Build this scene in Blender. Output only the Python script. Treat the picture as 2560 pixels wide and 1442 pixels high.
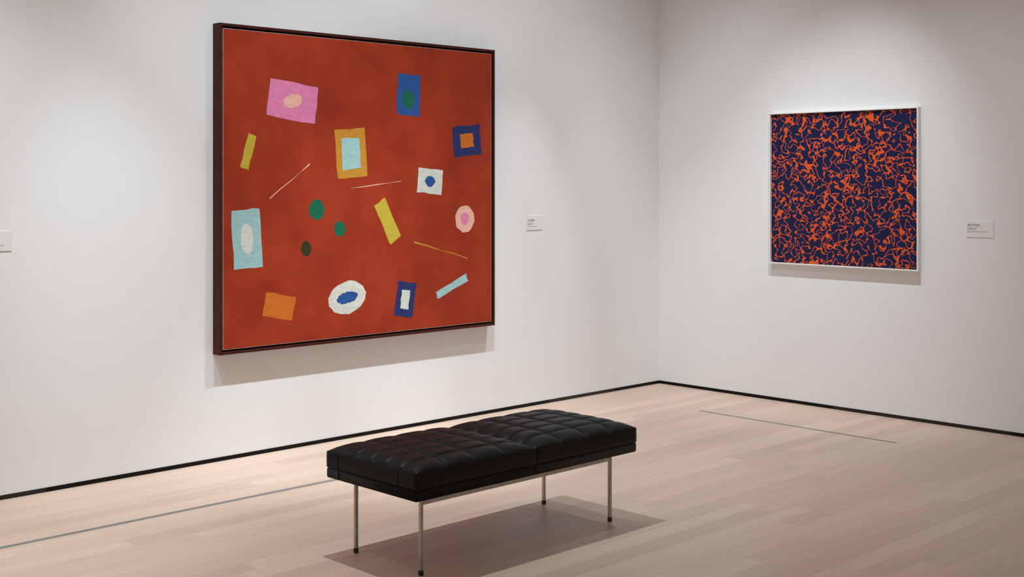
import bpy, bmesh, math, random
from mathutils import Vector, Matrix

for o in list(bpy.data.objects):
    bpy.data.objects.remove(o)
scene = bpy.context.scene
C = scene.collection

# ------------------------------------------------------------------ camera
# world: room corner at the origin, left wall is y = 0 (x < 0), right wall is x = 0 (y < 0)
F_PX, CX, CY = 3094.2, 895.7, 452.2
cam = bpy.data.cameras.new('camera')
cam.sensor_fit = 'HORIZONTAL'
cam.sensor_width = 36.0
cam.lens = F_PX / 2560 * 36.0
cam.shift_x = (1280 - CX) / 2560
cam.shift_y = (CY - 721) / 2560
cam.clip_start = 0.05
cam.clip_end = 100
camo = bpy.data.objects.new('camera', cam)
C.objects.link(camo)
camo.location = (-8.128, -5.8346, 1.588)
camo.rotation_euler = (math.radians(90), 0, -0.70964)
scene.camera = camo

# ------------------------------------------------------------------ world, lamps, exposure
scene.view_settings.view_transform = 'Standard'
scene.view_settings.look = 'None'
scene.view_settings.gamma = 1.0
scene.view_settings.use_curve_mapping = False
scene.view_settings.exposure = -0.05

world = bpy.data.worlds.new('world')
scene.world = world
world.use_nodes = True
world.node_tree.nodes['Background'].inputs[0].default_value = (0.02, 0.02, 0.02, 1)
world.node_tree.nodes['Background'].inputs[1].default_value = 1.0

TRACK_Z = 4.4
COOL, WARM = (0.855, 0.945, 1.0), (1.0, 0.84, 0.72)
LAMPS = [
    # x, y, target, power, cone degrees, colour
    # track along the left wall: picture spots and floods
    (-6.60, -1.45, (-7.02, 0.0, 0.3), 440, 88, COOL),
    (-5.60, -1.45, (-4.56, 0.0, 0.2), 245, 30, COOL),
    (-4.40, -1.48, (-4.22, -0.87, 0.0), 345, 88, COOL),
    (-3.40, -1.45, (-2.3, 0.0, 0.38), 250, 30, COOL),
    (-3.20, -1.45, (-2.21, 0.0, 0.2), 190, 88, COOL),
    (-3.00, -1.45, (-3.43, -0.38, 0.0), 540, 36, COOL),
    (-1.50, -1.42, (-1.76, 0.0, 0.26), 270, 30, COOL),
    (-1.35, -1.42, (-0.41, 0.0, 0.2), 110, 30, COOL),
    # spots on the right wall
    (-1.62, -1.30, (0.0, -0.36, 0.24), 90, 53, COOL),
    (-1.62, -1.25, (-0.62, -0.3, 0.0), 85, 88, COOL),
    (-1.62, -2.10, (0.0, -1.36, 0.81), 205, 45, COOL),
    (-1.62, -2.20, (-1.22, -2.34, 0.0), 180, 86, COOL),
    # warm fill spots added behind the camera to raise the ambient bounce
    (-9.2, -3.2, (-11.0, -3.2, 1.5), 330, 90, WARM),
    (-9.2, -6.4, (-11.0, -6.4, 1.5), 330, 90, WARM),
    (-3.0, -7.2, (-3.0, -9.0, 1.5), 330, 90, WARM),
    (-6.5, -7.2, (-6.5, -9.0, 1.5), 330, 90, WARM),
]
for (x, y, t, power, ang, col) in LAMPS:
    L = bpy.data.lights.new('track_or_fill_spot', 'SPOT')
    L.energy = power
    L.spot_size = math.radians(ang)
    L.spot_blend = 1.0
    L.shadow_soft_size = 0.018
    L.color = col
    lo = bpy.data.objects.new('track_or_fill_spot', L)
    C.objects.link(lo)
    lo.location = (x, y, TRACK_Z)
    lo.rotation_euler = (Vector(t) - Vector((x, y, TRACK_Z))).to_track_quat('-Z', 'Y').to_euler()

# ------------------------------------------------------------------ helpers
def srgb(r, g, b):
    def f(c):
        c /= 255.0
        return c / 12.92 if c <= 0.04045 else ((c + 0.055) / 1.055) ** 2.4
    return (f(r), f(g), f(b), 1.0)

def new_mat(name):
    m = bpy.data.materials.new(name)
    m.use_nodes = True
    nt = m.node_tree
    return m, nt, nt.nodes['Principled BSDF']

def node(nt, typ, **kw):
    n = nt.nodes.new(typ)
    for k, v in kw.items():
        setattr(n, k, v)
    return n

def simple(name, col, rough=0.5, metal=0.0, spec=0.5, vary=0.06, scale=8.0, bump=0.0, bscale=200.0, stretch=None):
    """plain procedural material: base colour slightly varied by noise, optional fine bump"""
    m, nt, b = new_mat(name)
    b.inputs['Roughness'].default_value = rough
    b.inputs['Metallic'].default_value = metal
    b.inputs['Specular IOR Level'].default_value = spec
    tc = node(nt, 'ShaderNodeTexCoord')
    mp = node(nt, 'ShaderNodeMapping')
    nt.links.new(tc.outputs['Object'], mp.inputs[0])
    if stretch:
        mp.inputs['Scale'].default_value = stretch
    nz = node(nt, 'ShaderNodeTexNoise')
    nz.inputs['Scale'].default_value = scale
    nz.inputs['Detail'].default_value = 4
    nt.links.new(mp.outputs[0], nz.inputs['Vector'])
    rp = node(nt, 'ShaderNodeValToRGB')
    rp.color_ramp.elements[0].position = 0.3
    rp.color_ramp.elements[1].position = 0.7
    rp.color_ramp.elements[0].color = tuple(c * (1 - vary) for c in col[:3]) + (1,)
    rp.color_ramp.elements[1].color = tuple(min(1, c * (1 + vary)) for c in col[:3]) + (1,)
    nt.links.new(nz.outputs['Fac'], rp.inputs[0])
    nt.links.new(rp.outputs[0], b.inputs['Base Color'])
    if bump:
        n2 = node(nt, 'ShaderNodeTexNoise')
        n2.inputs['Scale'].default_value = bscale
        n2.inputs['Detail'].default_value = 3
        nt.links.new(mp.outputs[0], n2.inputs['Vector'])
        bp = node(nt, 'ShaderNodeBump')
        bp.inputs['Strength'].default_value = bump
        bp.inputs['Distance'].default_value = 0.001
        nt.links.new(n2.outputs['Fac'], bp.inputs['Height'])
        nt.links.new(bp.outputs[0], b.inputs['Normal'])
    return m

def wood_floor(name, per_island=False):
    m, nt, b = new_mat(name)
    b.inputs['Roughness'].default_value = 0.42
    b.inputs['Specular IOR Level'].default_value = 0.35
    tc = node(nt, 'ShaderNodeTexCoord')
    if per_island:
        src = node(nt, 'ShaderNodeNewGeometry').outputs['Random Per Island']
    else:
        src = node(nt, 'ShaderNodeObjectInfo').outputs['Random']
    off = node(nt, 'ShaderNodeVectorMath', operation='SCALE')
    off.inputs[0].default_value = (13.7, 5.3, 9.1)
    nt.links.new(src, off.inputs['Scale'])
    add = node(nt, 'ShaderNodeVectorMath', operation='ADD')
    nt.links.new(tc.outputs['Object'], add.inputs[0])
    nt.links.new(off.outputs[0], add.inputs[1])
    def grain(sx, sy, detail):
        mp = node(nt, 'ShaderNodeMapping')
        mp.inputs['Scale'].default_value = (sx, sy, 1)
        nt.links.new(add.outputs[0], mp.inputs[0])
        nz = node(nt, 'ShaderNodeTexNoise')
        nz.inputs['Scale'].default_value = 1.0
        nz.inputs['Detail'].default_value = detail
        nz.inputs['Roughness'].default_value = 0.55
        nt.links.new(mp.outputs[0], nz.inputs['Vector'])
        return nz.outputs['Fac']
    g1 = grain(1.3, 38, 4)
    g2 = grain(5.0, 260, 3)
    tone = node(nt, 'ShaderNodeValToRGB')
    el = tone.color_ramp.elements
    el[0].position = 0.0
    el[0].color = (0.545, 0.394, 0.302, 1)
    el[1].position = 1.0
    el[1].color = (0.66, 0.495, 0.392, 1)
    e = el.new(0.12); e.color = (0.58, 0.425, 0.329, 1)
    e = el.new(0.5); e.color = (0.615, 0.454, 0.354, 1)
    nt.links.new(src, tone.inputs[0])
    gr = node(nt, 'ShaderNodeMix', data_type='FLOAT')
    gr.inputs[0].default_value = 0.4
    nt.links.new(g1, gr.inputs[2])
    nt.links.new(g2, gr.inputs[3])
    mr = node(nt, 'ShaderNodeMapRange')
    mr.inputs[1].default_value = 0.3
    mr.inputs[2].default_value = 0.7
    mr.inputs[3].default_value = 0.91
    mr.inputs[4].default_value = 1.06
    nt.links.new(gr.outputs[0], mr.inputs[0])
    mul = node(nt, 'ShaderNodeVectorMath', operation='SCALE')
    nt.links.new(tone.outputs[0], mul.inputs[0])
    nt.links.new(mr.outputs[0], mul.inputs['Scale'])
    nt.links.new(mul.outputs[0], b.inputs['Base Color'])
    bp = node(nt, 'ShaderNodeBump')
    bp.inputs['Strength'].default_value = 0.12
    bp.inputs['Distance'].default_value = 0.0006
    nt.links.new(g2, bp.inputs['Height'])
    nt.links.new(bp.outputs[0], b.inputs['Normal'])
    return m

def bm_box(bm, x0, x1, y0, y1, z0, z1, mi=0):
    vs = [bm.verts.new(p) for p in ((x0, y0, z0), (x1, y0, z0), (x1, y1, z0), (x0, y1, z0),
                                    (x0, y0, z1), (x1, y0, z1), (x1, y1, z1), (x0, y1, z1))]
    fs = []
    for q in ((3, 2, 1, 0), (4, 5, 6, 7), (0, 1, 5, 4), (1, 2, 6, 5), (2, 3, 7, 6), (3, 0, 4, 7)):
        f = bm.faces.new([vs[i] for i in q])
        f.material_index = mi
        fs.append(f)
    return fs

def mesh_from(bm, name, mats, smooth=False):
    bmesh.ops.recalc_face_normals(bm, faces=bm.faces)
    me = bpy.data.meshes.new(name)
    bm.to_mesh(me)
    bm.free()
    for m in (mats if isinstance(mats, (list, tuple)) else [mats]):
        me.materials.append(m)
    if smooth:
        for p in me.polygons:
            p.use_smooth = True
    return me

def link(name, me, parent=None, loc=(0, 0, 0)):
    o = bpy.data.objects.new(name, me)
    C.objects.link(o)
    o.location = loc
    if parent:
        o.parent = parent
    return o

def box(name, x0, x1, y0, y1, z0, z1, mat, parent=None, bevel=0.0):
    bm = bmesh.new()
    bm_box(bm, x0, x1, y0, y1, z0, z1)
    if bevel:
        bmesh.ops.bevel(bm, geom=list(bm.edges), offset=bevel, segments=2, affect='EDGES')
    return link(name, mesh_from(bm, name, mat), parent)

def thing(name, label, cat, loc=(0, 0, 0), rot=(0, 0, 0), group=None):
    o = bpy.data.objects.new(name, None)
    o.empty_display_size = 0.1
    C.objects.link(o)
    o.location = loc
    o.rotation_euler = rot
    o['label'] = label
    o['category'] = cat
    if group:
        o['group'] = group
    return o

def structure(o, label=None):
    o['kind'] = 'structure'
    if label:
        o['label'] = label
    return o

# ------------------------------------------------------------------ room shell
M_wall = simple('white_wall_paint', (0.855, 0.855, 0.855, 1), 0.75, spec=0.25, vary=0.008, scale=1.5, bump=0.12, bscale=160)
M_ceil = simple('white_ceiling_paint', (0.80, 0.795, 0.79, 1), 0.85, spec=0.2, vary=0.01, scale=1.0)
M_sub = simple('plywood_subfloor', (0.12, 0.085, 0.06, 1), 0.8, vary=0.1, scale=5)
M_wood = wood_floor('bleached_oak')
M_wood_far = wood_floor('bleached_oak_far', True)
M_base_a = simple('black_base_strip', (0.005, 0.0045, 0.004, 1), 0.4, spec=0.14, vary=0.3, scale=6)
M_base_b = simple('sheen_black_base_strip', (0.014, 0.012, 0.011, 1), 0.36, spec=0.3, vary=0.35, scale=9)  # sheen of some lengths, put into a lighter and glossier black

XL, YB, HC = -11.0, -9.0, 4.62
wa = structure(box('wall_left', XL, 0.0, 0.0, 0.15, 0.0, HC, M_wall), 'white painted gallery wall behind the large red painting')
wb = structure(box('wall_right', 0.0, 0.15, YB, 0.15, 0.0, HC, M_wall), 'white painted gallery wall behind the smaller blue and orange painting')
structure(box('wall_back', XL, 0.15, YB - 0.15, YB, 0.0, HC, M_wall), 'white gallery wall facing the large red painting')
structure(box('wall_side', XL - 0.15, XL, YB - 0.15, 0.15, 0.0, HC, M_wall), 'white gallery wall facing the smaller painting')
structure(box('ceiling', XL - 0.15, 0.15, YB - 0.15, 0.15, HC, HC + 0.12, M_ceil), 'white gallery ceiling')
floor = structure(box('floor', XL, 0.0, YB, 0.0, -0.06, -0.014, M_sub), 'pale bleached oak strip floor')

# floor planks, running parallel to the left wall
PW = 0.1012
rng = random.Random(11)
plank_cache = {}
def plank_mesh(length):
    key = round(length, 3)
    if key not in plank_cache:
        bm = bmesh.new()
        g, c = 0.0002, 0.0005
        x0, x1, y0, y1 = g, key - g, -PW + g, -g
        z0, z1 = -0.0138, 0.0
        lo = [bm.verts.new(p) for p in ((x0, y0, z0), (x1, y0, z0), (x1, y1, z0), (x0, y1, z0))]
        mi = [bm.verts.new(p) for p in ((x0, y0, z1 - c), (x1, y0, z1 - c), (x1, y1, z1 - c), (x0, y1, z1 - c))]
        hi = [bm.verts.new(p) for p in ((x0 + c, y0 + c, z1), (x1 - c, y0 + c, z1), (x1 - c, y1 - c, z1), (x0 + c, y1 - c, z1))]
        bm.faces.new(hi)
        for a, b_ in ((lo, mi), (mi, hi)):
            for i in range(4):
                j = (i + 1) % 4
                bm.faces.new((a[i], a[j], b_[j], b_[i]))
        plank_cache[key] = mesh_from(bm, 'plank', M_wood)
    return plank_cache[key]

N_ROWS = int(math.ceil(-YB / PW))
XP = -6.9
far = bmesh.new()
def far_plank(x0, x1, y1, y0):
    g = 0.0002
    vs = [far.verts.new(p) for p in ((x0 + g, y0 + g, 0), (x1 - g, y0 + g, 0), (x1 - g, y1 - g, 0), (x0 + g, y1 - g, 0))]
    lo = [far.verts.new((v.co.x, v.co.y, -0.0138)) for v in vs]
    far.faces.new(vs)
    for i in range(4):
        j = (i + 1) % 4
        far.faces.new((lo[i], lo[j], vs[j], vs[i]))
n_planks = 0
for r in range(N_ROWS):
    y1 = -r * PW
    near = y1 > -4.3
    x = 0.0
    first = True
    while x > XL + 0.01:
        ln = round(rng.uniform(0.3, 1.9) if first else rng.uniform(0.95, 2.1), 2)
        first = False
        xn = max(XL, x - ln)
        if near and x > XP:
            link('plank', plank_mesh(x - xn), floor, (xn, y1, 0))
            n_planks += 1
        else:
            far_plank(xn, x, y1, max(YB, y1 - PW))
        x = xn
fo = link('plank_field', mesh_from(far, 'plank_field', M_wood_far), floor)
fo['kind'] = 'stuff'

# low black base strips set at the foot of the walls, in butted lengths
def baseboard(name, label, along_x, cuts):
    root = bpy.data.objects.new(name, None)
    C.objects.link(root)
    structure(root, label)
    T, H = 0.003, 0.0225
    for i in range(len(cuts) - 1):
        a, b_, m = cuts[i][0], cuts[i + 1][0], cuts[i][1]
        if along_x:
            box('base_strip', a + 0.0008, b_ - 0.0008, -T, 0.0, 0.0002, H, m, root)
        else:
            box('base_strip', -T, 0.0, b_ + 0.0008, a - 0.0008, 0.0002, H, m, root)
baseboard('baseboard_left', 'low black base strip under the large red painting', True,
          [(XL, M_base_a), (-7.6, M_base_b), (-5.22, M_base_a), (-1.318, M_base_b), (-0.56, M_base_a), (-0.001, None)])
baseboard('baseboard_right', 'low black base strip under the smaller painting', False,
          [(-0.004, M_base_a), (-1.45, M_base_b), (-2.633, M_base_a), (-5.5, M_base_b), (YB, None)])

# ------------------------------------------------------------------ paintings
# local frame of a wall thing: x to the right, y up, z out of the wall
def frame_rails(root, W, H, t, D, mat, bev=0.0012, z0=0.0):
    o = [(-W / 2, 0), (W / 2, 0), (W / 2, H), (-W / 2, H)]
    i = [(-W / 2 + t, t), (W / 2 - t, t), (W / 2 - t, H - t), (-W / 2 + t, H - t)]
    for k in range(4):
        j = (k + 1) % 4
        quad = [o[k], o[j], i[j], i[k]]
        bm = bmesh.new()
        lo = [bm.verts.new((p[0], p[1], z0)) for p in quad]
        hi = [bm.verts.new((p[0], p[1], D)) for p in quad]
        bm.faces.new(lo)
        bm.faces.new(hi)
        for a in range(4):
            b_ = (a + 1) % 4
            bm.faces.new((lo[a], lo[b_], hi[b_], hi[a]))
        bmesh.ops.recalc_face_normals(bm, faces=bm.faces)
        es = [e for e in bm.edges if all(abs(v.co.z - D) < 1e-6 for v in e.verts)
              and ({tuple(v.co.xy) for v in e.verts} in ({tuple(lo[0].co.xy), tuple(lo[1].co.xy)}, {tuple(lo[2].co.xy), tuple(lo[3].co.xy)}))]
        bmesh.ops.bevel(bm, geom=es, offset=bev, segments=2, affect='EDGES')
        link('frame_rail', mesh_from(bm, 'frame_rail', mat), root)

M_walnut = simple('dark_stained_wood', srgb(70, 30, 22), 0.5, spec=0.16, vary=0.22, scale=14, stretch=(6, 1, 6))
M_black = simple('black_liner', (0.004, 0.003, 0.003, 1), 0.8, vary=0.1)
M_white_frame = simple('white_painted_wood', (0.88, 0.86, 0.82, 1), 0.5, spec=0.3, vary=0.02, scale=10)

def canvas_red():
    m, nt, b = new_mat('red_oil_paint')
    b.inputs['Roughness'].default_value = 0.6
    b.inputs['Specular IOR Level'].default_value = 0.2
    tc = node(nt, 'ShaderNodeTexCoord')
    n1 = node(nt, 'ShaderNodeTexNoise'); n1.inputs['Scale'].default_value = 3.2; n1.inputs['Detail'].default_value = 7
    n1.inputs['Roughness'].default_value = 0.62
    nt.links.new(tc.outputs['Object'], n1.inputs['Vector'])
    rp = node(nt, 'ShaderNodeValToRGB')
    rp.color_ramp.elements[0].position = 0.32
    rp.color_ramp.elements[0].color = (0.285, 0.026, 0.009, 1)
    rp.color_ramp.elements[1].position = 0.70
    rp.color_ramp.elements[1].color = (0.41, 0.046, 0.015, 1)
    nt.links.new(n1.outputs['Fac'], rp.inputs[0])
    nt.links.new(rp.outputs[0], b.inputs['Base Color'])
    n2 = node(nt, 'ShaderNodeTexNoise'); n2.inputs['Scale'].default_value = 320; n2.inputs['Detail'].default_value = 2
    nt.links.new(tc.outputs['Object'], n2.inputs['Vector'])
    bp = node(nt, 'ShaderNodeBump'); bp.inputs['Strength'].default_value = 0.25; bp.inputs['Distance'].default_value = 0.0006
    nt.links.new(n2.outputs['Fac'], bp.inputs['Height'])
    nt.links.new(bp.outputs[0], b.inputs['Normal'])
    return m

PAINTS = {k: simple('paint_' + k, srgb(*v), 0.6, spec=0.2, vary=0.10, scale=22, bump=0.2, bscale=240, stretch=(1, 3, 1)) for k, v in {
    'pale_blue': (160, 200, 200), 'pink': (222, 130, 172), 'peach': (232, 180, 160), 'ochre': (198, 140, 48), 'yellow': (196, 172, 60),
    'navy': (42, 52, 104), 'blue': (44, 84, 150), 'green': (24, 104, 78), 'bottle': (56, 56, 32), 'white': (214, 216, 208), 'orange': (206, 112, 40)}.items()}

# large painting: red field with loose plain colour patches (a generic stand-in)
AW, AH, AD = 2.245, 1.8655, 0.0692
pa = thing('large_painting', 'large red painting with coloured patches in a thin dark brown wood frame', 'painting',
           (-4.1984 + AW / 2, 0, 0.6098), (math.radians(90), 0, 0))
frame_rails(pa, AW, AH, 0.0155, AD, M_walnut)
box('backing', -AW / 2 + 0.0155, AW / 2 - 0.0155, 0.0155, AH - 0.0155, 0.004, 0.022, M_black, pa)
cw, ch, cz = 2.191, 1.812, AD - 0.009
pnames = list(PAINTS)
cmats = [canvas_red(), simple('bare_canvas_edge', srgb(188, 172, 160), 0.8, vary=0.25, scale=30)] + [PAINTS[k] for k in pnames]
bm = bmesh.new()
y0 = (AH - ch) / 2
bm_box(bm, -cw / 2, cw / 2, y0, y0 + ch, 0.0225, cz - 0.0004, 1)
e = 0.0026
f = bm.faces.new([bm.verts.new(p) for p in ((-cw / 2 + e, y0 + e, cz), (cw / 2 - e, y0 + e, cz), (cw / 2 - e, y0 + ch - e, cz), (-cw / 2 + e, y0 + ch - e, cz))])
f.material_index = 0
prng = random.Random(5)
def patch(cx, cy, w, h, kind, col, tilt=0.0, lift=0.0004):
    n = 28 if kind == 'oval' else 16
    vs = []
    for k in range(n):
        if kind == 'oval':
            a = 2 * math.pi * k / n
            px, py = math.cos(a) * w / 2, math.sin(a) * h / 2
        else:
            s = k / n * 4
            sd, tt = int(s), s - int(s)
            px, py = [(-1 + 2 * tt, -1), (1, -1 + 2 * tt), (1 - 2 * tt, 1), (-1, 1 - 2 * tt)][sd]
            px, py = px * w / 2, py * h / 2
        px += prng.uniform(-1, 1) * 0.004
        py += prng.uniform(-1, 1) * 0.004
        vs.append(bm.verts.new((cx + px * math.cos(tilt) - py * math.sin(tilt), y0 + cy + px * math.sin(tilt) + py * math.cos(tilt), cz + lift)))
    fc = bm.faces.new(vs)
    fc.material_index = 2 + pnames.index(col)
for args in [
    (-0.93, 0.62, 0.20, 0.34, 'quad', 'pale_blue', 0.05), (-0.93, 0.62, 0.09, 0.18, 'oval', 'white', 0.1, 0.0008),
    (-0.60, 1.42, 0.36, 0.22, 'quad', 'pink', -0.12), (-0.60, 1.42, 0.14, 0.08, 'oval', 'peach', 0.2, 0.0008),
    (-0.15, 1.12, 0.24, 0.30, 'quad', 'ochre', 0.08), (-0.15, 1.12, 0.15, 0.19, 'quad', 'pale_blue', 0.08, 0.0008),
    (0.33, 1.50, 0.20, 0.26, 'quad', 'blue', -0.05), (0.33, 1.47, 0.10, 0.12, 'oval', 'green', 0, 0.0008),
    (0.86, 1.22, 0.26, 0.20, 'quad', 'navy', 0.1), (0.86, 1.22, 0.12, 0.09, 'quad', 'orange', 0.1, 0.0008),
    (-0.42, 0.78, 0.12, 0.12, 'oval', 'green'), (-0.24, 0.66, 0.09, 0.09, 'oval', 'green'), (-0.50, 0.55, 0.08, 0.09, 'oval', 'bottle'),
    (0.15, 0.70, 0.10, 0.28, 'quad', 'yellow', 0.5), (0.52, 0.95, 0.22, 0.16, 'quad', 'white', -0.08),
    (0.52, 0.95, 0.09, 0.07, 'oval', 'blue', 0, 0.0008), (0.84, 0.70, 0.18, 0.18, 'oval', 'peach'), (0.84, 0.70, 0.08, 0.08, 'oval', 'pink', 0, 0.0008),
    (-0.70, 0.22, 0.22, 0.14, 'quad', 'orange', -0.2), (-0.18, 0.24, 0.30, 0.20, 'oval', 'white', 0.15), (-0.18, 0.24, 0.17, 0.07, 'oval', 'blue', 0.15, 0.0008),
    (0.30, 0.20, 0.16, 0.22, 'quad', 'navy', -0.15), (0.30, 0.20, 0.07, 0.12, 'quad', 'white', -0.15, 0.0008),
    (0.72, 0.26, 0.30, 0.05, 'quad', 'pale_blue', 0.35), (-0.92, 1.12, 0.06, 0.20, 'quad', 'yellow', -0.3),
    (0.06, 0.93, 0.42, 0.006, 'quad', 'peach', 0.1), (0.62, 0.50, 0.50, 0.006, 'quad', 'ochre', -0.25), (-0.62, 0.95, 0.36, 0.006, 'quad', 'peach', 0.6),
]:
    patch(*args)
link('canvas', mesh_from(bm, 'canvas', cmats), pa)

# smaller square painting: dark blue mottling over orange (generic stand-in)
def canvas_mottled():
    m, nt, b = new_mat('mottled_blue_orange_paint')
    b.inputs['Roughness'].default_value = 0.6
    b.inputs['Specular IOR Level'].default_value = 0.2
    tc = node(nt, 'ShaderNodeTexCoord')
    n1 = node(nt, 'ShaderNodeTexNoise'); n1.inputs['Scale'].default_value = 24; n1.inputs['Detail'].default_value = 0.6
    n1.inputs['Distortion'].default_value = 0.6
    nt.links.new(tc.outputs['Object'], n1.inputs['Vector'])
    # ridged band of the noise gives thin meandering orange between the blue blots
    sub = node(nt, 'ShaderNodeMath', operation='SUBTRACT'); sub.inputs[1].default_value = 0.5
    nt.links.new(n1.outputs['Fac'], sub.inputs[0])
    ab = node(nt, 'ShaderNodeMath', operation='ABSOLUTE')
    nt.links.new(sub.outputs[0], ab.inputs[0])
    rp = node(nt, 'ShaderNodeValToRGB')
    rp.color_ramp.elements[0].position = 0.030
    rp.color_ramp.elements[0].color = (0.78, 0.105, 0.018, 1)
    rp.color_ramp.elements[1].position = 0.046
    rp.color_ramp.elements[1].color = (0.009, 0.012, 0.060, 1)
    nt.links.new(ab.outputs[0], rp.inputs[0])
    nt.links.new(rp.outputs[0], b.inputs['Base Color'])
    return m
BW, BH, BD = 1.0845, 1.083, 0.0442
pb = thing('square_painting', 'square dark blue and orange mottled painting in a thin white frame', 'painting',
           (0, -0.9795 - BW / 2, 0.9931), (math.radians(90), 0, math.radians(-90)))
frame_rails(pb, BW, BH, 0.0095, BD, M_white_frame, 0.001)
box('backing', -BW / 2 + 0.0095, BW / 2 - 0.0095, 0.0095, BH - 0.0095, 0.004, 0.012, M_black, pb)
k = 0.0125
box('canvas', -BW / 2 + k, BW / 2 - k, k, BH - k, 0.0125, BD - 0.017, canvas_mottled(), pb)

# ------------------------------------------------------------------ wall labels
M_card = simple('white_card', (0.84, 0.83, 0.82, 1), 0.6, spec=0.3, vary=0.01)
M_ink = simple('dark_grey_ink', (0.035, 0.033, 0.033, 1), 0.7, vary=0.05)
M_ink2 = simple('grey_ink', (0.10, 0.097, 0.095, 1), 0.7, vary=0.05)

def text_mesh(body, size, bold):
    cu = bpy.data.curves.new('text', 'FONT')
    cu.body = body
    cu.size = size
    cu.offset = size * (0.028 if bold else 0.006)
    cu.resolution_u = 3
    ob = bpy.data.objects.new('text', cu)
    C.objects.link(ob)
    bpy.context.view_layer.update()
    dg = bpy.context.evaluated_depsgraph_get()
    me = bpy.data.meshes.new_from_object(ob.evaluated_get(dg))
    bpy.data.objects.remove(ob)
    bpy.data.curves.remove(cu)
    me.materials.clear()
    return me

def wall_card(name, label, loc, rot, lines, W=0.17, H=0.10):
    root = thing(name, label, 'wall label', loc, rot, 'wall labels beside the paintings')
    box('card', -W / 2, W / 2, 0, H, 0, 0.004, M_card, root, 0.0004)
    for (kind, txt, size, y, width) in lines:
        x = -W / 2 + 0.0085
        if kind == 'bars':          # print too small to read in the photograph
            bm = bmesh.new()
            rr = random.Random(int(y * 1e4))
            xx = x
            while xx < x + width - 0.002:
                w = min(rr.uniform(0.005, 0.014), x + width - xx)
                bm_box(bm, xx, xx + w, y, y + 0.0022, 0.004, 0.0042)
                xx += w + 0.0018
            link('fine_print', mesh_from(bm, 'fine_print', M_ink2), root)
            continue
        me = text_mesh(txt, size, kind == 'bold')
        xs = [v.co.x for v in me.vertices]
        s = width / (max(xs) - min(xs))
        for v in me.vertices:
            v.co.x *= s
        me.materials.append(M_ink if kind == 'bold' else M_ink2)
        link('text_line', me, root, (x, y, 0.0043))
    return root

RA = (math.radians(90), 0, 0)
RB = (math.radians(90), 0, math.radians(-90))
wall_card('wall_label', 'small white text card beside the large red painting', (-1.473, 0, 1.242), RA, [
    ('bold', 'Henri Matisse', 0.0115, 0.066, 0.076),
    ('text', 'French, 1869\u20131954', 0.0075, 0.0565, 0.059),
    ('bold', 'The Red Studio. 1911', 0.0078, 0.041, 0.062),
    ('text', 'Oil on canvas', 0.0075, 0.0315, 0.038),
    ('bars', '', 0, 0.0225, 0.104)])
wall_card('wall_label', 'small white text card beside the square blue and orange painting', (0, -2.44, 1.229), RB, [
    ('bold', 'Alma Thomas', 0.0115, 0.076, 0.077),
    ('text', 'American, 1891\u20131978', 0.0075, 0.067, 0.065),
    ('bold', 'Fiery Sunset. 1973', 0.0078, 0.054, 0.056),
    ('text', 'Acrylic on canvas', 0.0075, 0.0455, 0.052),
    ('bars', '', 0, 0.035, 0.128),
    ('bars', '', 0, 0.0295, 0.016)])
wall_card('wall_label', 'small white text card on the bare wall, farthest from the room corner', (-5.493, 0, 1.2385), RA, [
    ('bars', '', 0, 0.0260, 0.120)])

# ------------------------------------------------------------------ floor tape
M_tape = simple('grey_floor_tape', srgb(122, 120, 120), 0.55, spec=0.3, vary=0.05, scale=20)
def tape(x0, x1, y0, y1, label):
    o = box('floor_tape', x0, x1, y0, y1, 0.0003, 0.0009, M_tape)
    o['label'] = label
    o['category'] = 'tape line'
    o['group'] = 'grey tape lines on the floor'
tape(-7.6, -2.35, -0.775, -0.748, 'long grey tape line on the floor before the large red painting')
tape(-0.776, -0.752, -2.266, -0.883, 'short grey tape line on the floor before the square painting')

# ------------------------------------------------------------------ bench
M_leather = simple('black_leather', (0.0052, 0.0052, 0.0058, 1), 0.44, spec=0.15, vary=0.15, scale=30, bump=0.25, bscale=420)
M_steel = simple('brushed_steel', (0.44, 0.415, 0.39, 1), 0.40, metal=1.0, vary=0.16, scale=30, stretch=(1, 1, 0.25))
M_rubber = simple('black_plastic_foot', (0.006, 0.006, 0.006, 1), 0.5, vary=0.1)

BX, BY = -4.083, -2.018           # bench centre
LX, LY = 1.412, 0.556             # seat length and depth
bench = thing('bench', 'black tufted leather bench on thin steel legs', 'bench', (BX, BY, 0))

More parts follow.
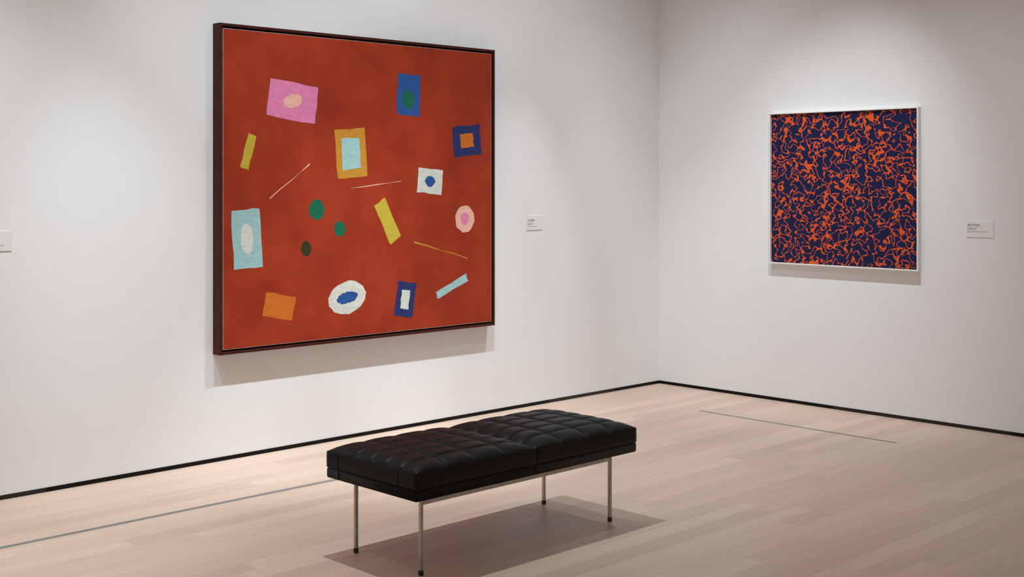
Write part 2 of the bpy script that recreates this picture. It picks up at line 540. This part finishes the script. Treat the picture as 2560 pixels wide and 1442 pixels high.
def cushion(cx, length, nx, ny):
    """tufted pad: puffed cells, crowned top, soft sides with pinched corners"""
    sx, sy = 12, 10
    NX, NY = nx * sx, ny * sy
    zb, ze = 0.3685, 0.436
    hl, hw = length / 2, LY / 2
    bm = bmesh.new()
    def shape(i, j):
        u, v = i / NX, j / NY
        x, y = (u * 2 - 1) * hl, (v * 2 - 1) * hw
        cu = 1 - abs(2 * u - 1) ** 5
        cv = 1 - abs(2 * v - 1) ** 4
        crown = 0.030 * cu ** 0.8 * cv ** 0.8
        su, sv = (u * nx) % 1.0, (v * ny) % 1.0
        fu = 1 - abs(2 * su - 1) ** 3.2
        fv = 1 - abs(2 * sv - 1) ** 3.2
        puff = 0.012 * (fu * fv) ** 0.5
        # the outermost cells roll over the edge
        du = min(u, 1 - u) * length
        dv = min(v, 1 - v) * LY
        edge = 1 - math.exp(-min(du, dv) / 0.011)
        edge_puff = 0.006 * (fu if dv < du else fv) ** 0.5
        z = ze + crown + puff * edge + edge_puff * (1 - edge) * 0.6
        if i in (0, NX) or j in (0, NY):
            z = ze + edge_puff * 0.45
        return x, y, z
    top = [[bm.verts.new(shape(i, j)) for j in range(NY + 1)] for i in range(NX + 1)]
    for i in range(NX):
        for j in range(NY):
            bm.faces.new((top[i][j], top[i + 1][j], top[i + 1][j + 1], top[i][j + 1]))
    ring = [(i, 0) for i in range(NX)] + [(NX, j) for j in range(NY)] + [(i, NY) for i in range(NX, 0, -1)] + [(0, j) for j in range(NY, 0, -1)]
    prev = [top[i][j] for i, j in ring]
    levels = [0.94, 0.8, 0.5, 0.2, 0.06, 0.0]
    for t in levels:
        cur = []
        for (i, j) in ring:
            v0 = top[i][j].co
            z = zb + (v0.z - zb) * t
            bul = 0.0045 * math.sin(math.pi * t) - 0.002 * (t < 0.05)
            nxv = (1 if i == NX else -1 if i == 0 else 0)
            nyv = (1 if j == NY else -1 if j == 0 else 0)
            if nxv and nyv:
                bul *= 0.2
            cur.append(bm.verts.new((v0.x + nxv * bul, v0.y + nyv * bul, z)))
        n = len(ring)
        for k_ in range(n):
            l_ = (k_ + 1) % n
            bm.faces.new((prev[l_], prev[k_], cur[k_], cur[l_]))
        prev = cur
    bm.faces.new(prev)
    me = mesh_from(bm, 'seat_cushion', M_leather, True)
    return link('seat_cushion', me, bench, (cx, 0, 0))

half = LX / 2
for s in (-1, 1):
    c_ = cushion(s * half / 2, half - 0.0008, 4, 6)
    # raised boxing seams on the outer short side
    for vy in (-0.31, 0.36):
        xs = s * (half / 2 - 0.0004 + 0.0030)
        sm = box('seam', xs - 0.0022, xs + 0.0022, vy * LY - 0.0016, vy * LY + 0.0016, 0.372, 0.430, M_leather, c_, 0.0007)

# upholstered base under the cushions
bm = bmesh.new()
bm_box(bm, -half - 0.001, half + 0.001, -LY / 2 - 0.001, LY / 2 + 0.001, 0.3245, 0.3672)
bmesh.ops.bevel(bm, geom=list(bm.edges), offset=0.0045, segments=3, affect='EDGES')
base = link('seat_base', mesh_from(bm, 'seat_base', M_leather, True), bench)
for s in (-1, 1):
    for vy in (-0.31, 0.36):
        xs = s * (half + 0.001)
        box('seam', xs - 0.0015, xs + 0.0015, vy * LY - 0.0016, vy * LY + 0.0016, 0.329, 0.363, M_leather, base, 0.0006)
    box('seam', -0.0016, 0.0016, s * (LY / 2 + 0.001) - 0.0015, s * (LY / 2 + 0.001) + 0.0015, 0.329, 0.363, M_leather, base, 0.0006)

# steel frame: rails under the base, four square legs with black feet
px, py, q = 0.607, 0.201, 0.0145
ZR0, ZR1 = 0.2845, 0.3243
for s in (-1, 1):
    box('rail', -px + q / 2 + 0.0002, px - q / 2 - 0.0002, s * py - q / 2, s * py + q / 2, ZR0, ZR1, M_steel, bench, 0.0006)
    box('rail', s * px - q / 2, s * px + q / 2, -py + q / 2 + 0.0002, py - q / 2 - 0.0002, ZR0 + 0.012, ZR1, M_steel, bench, 0.0006)
    for t in (-1, 1):
        lg = box('leg', s * px - q / 2, s * px + q / 2, t * py - q / 2, t * py + q / 2, 0.0205, ZR1, M_steel, bench, 0.0012)
        box('foot', s * px - q / 2 - 0.0008, s * px + q / 2 + 0.0008, t * py - q / 2 - 0.0008, t * py + q / 2 + 0.0008, 0.0003, 0.0204, M_rubber, lg, 0.0012)
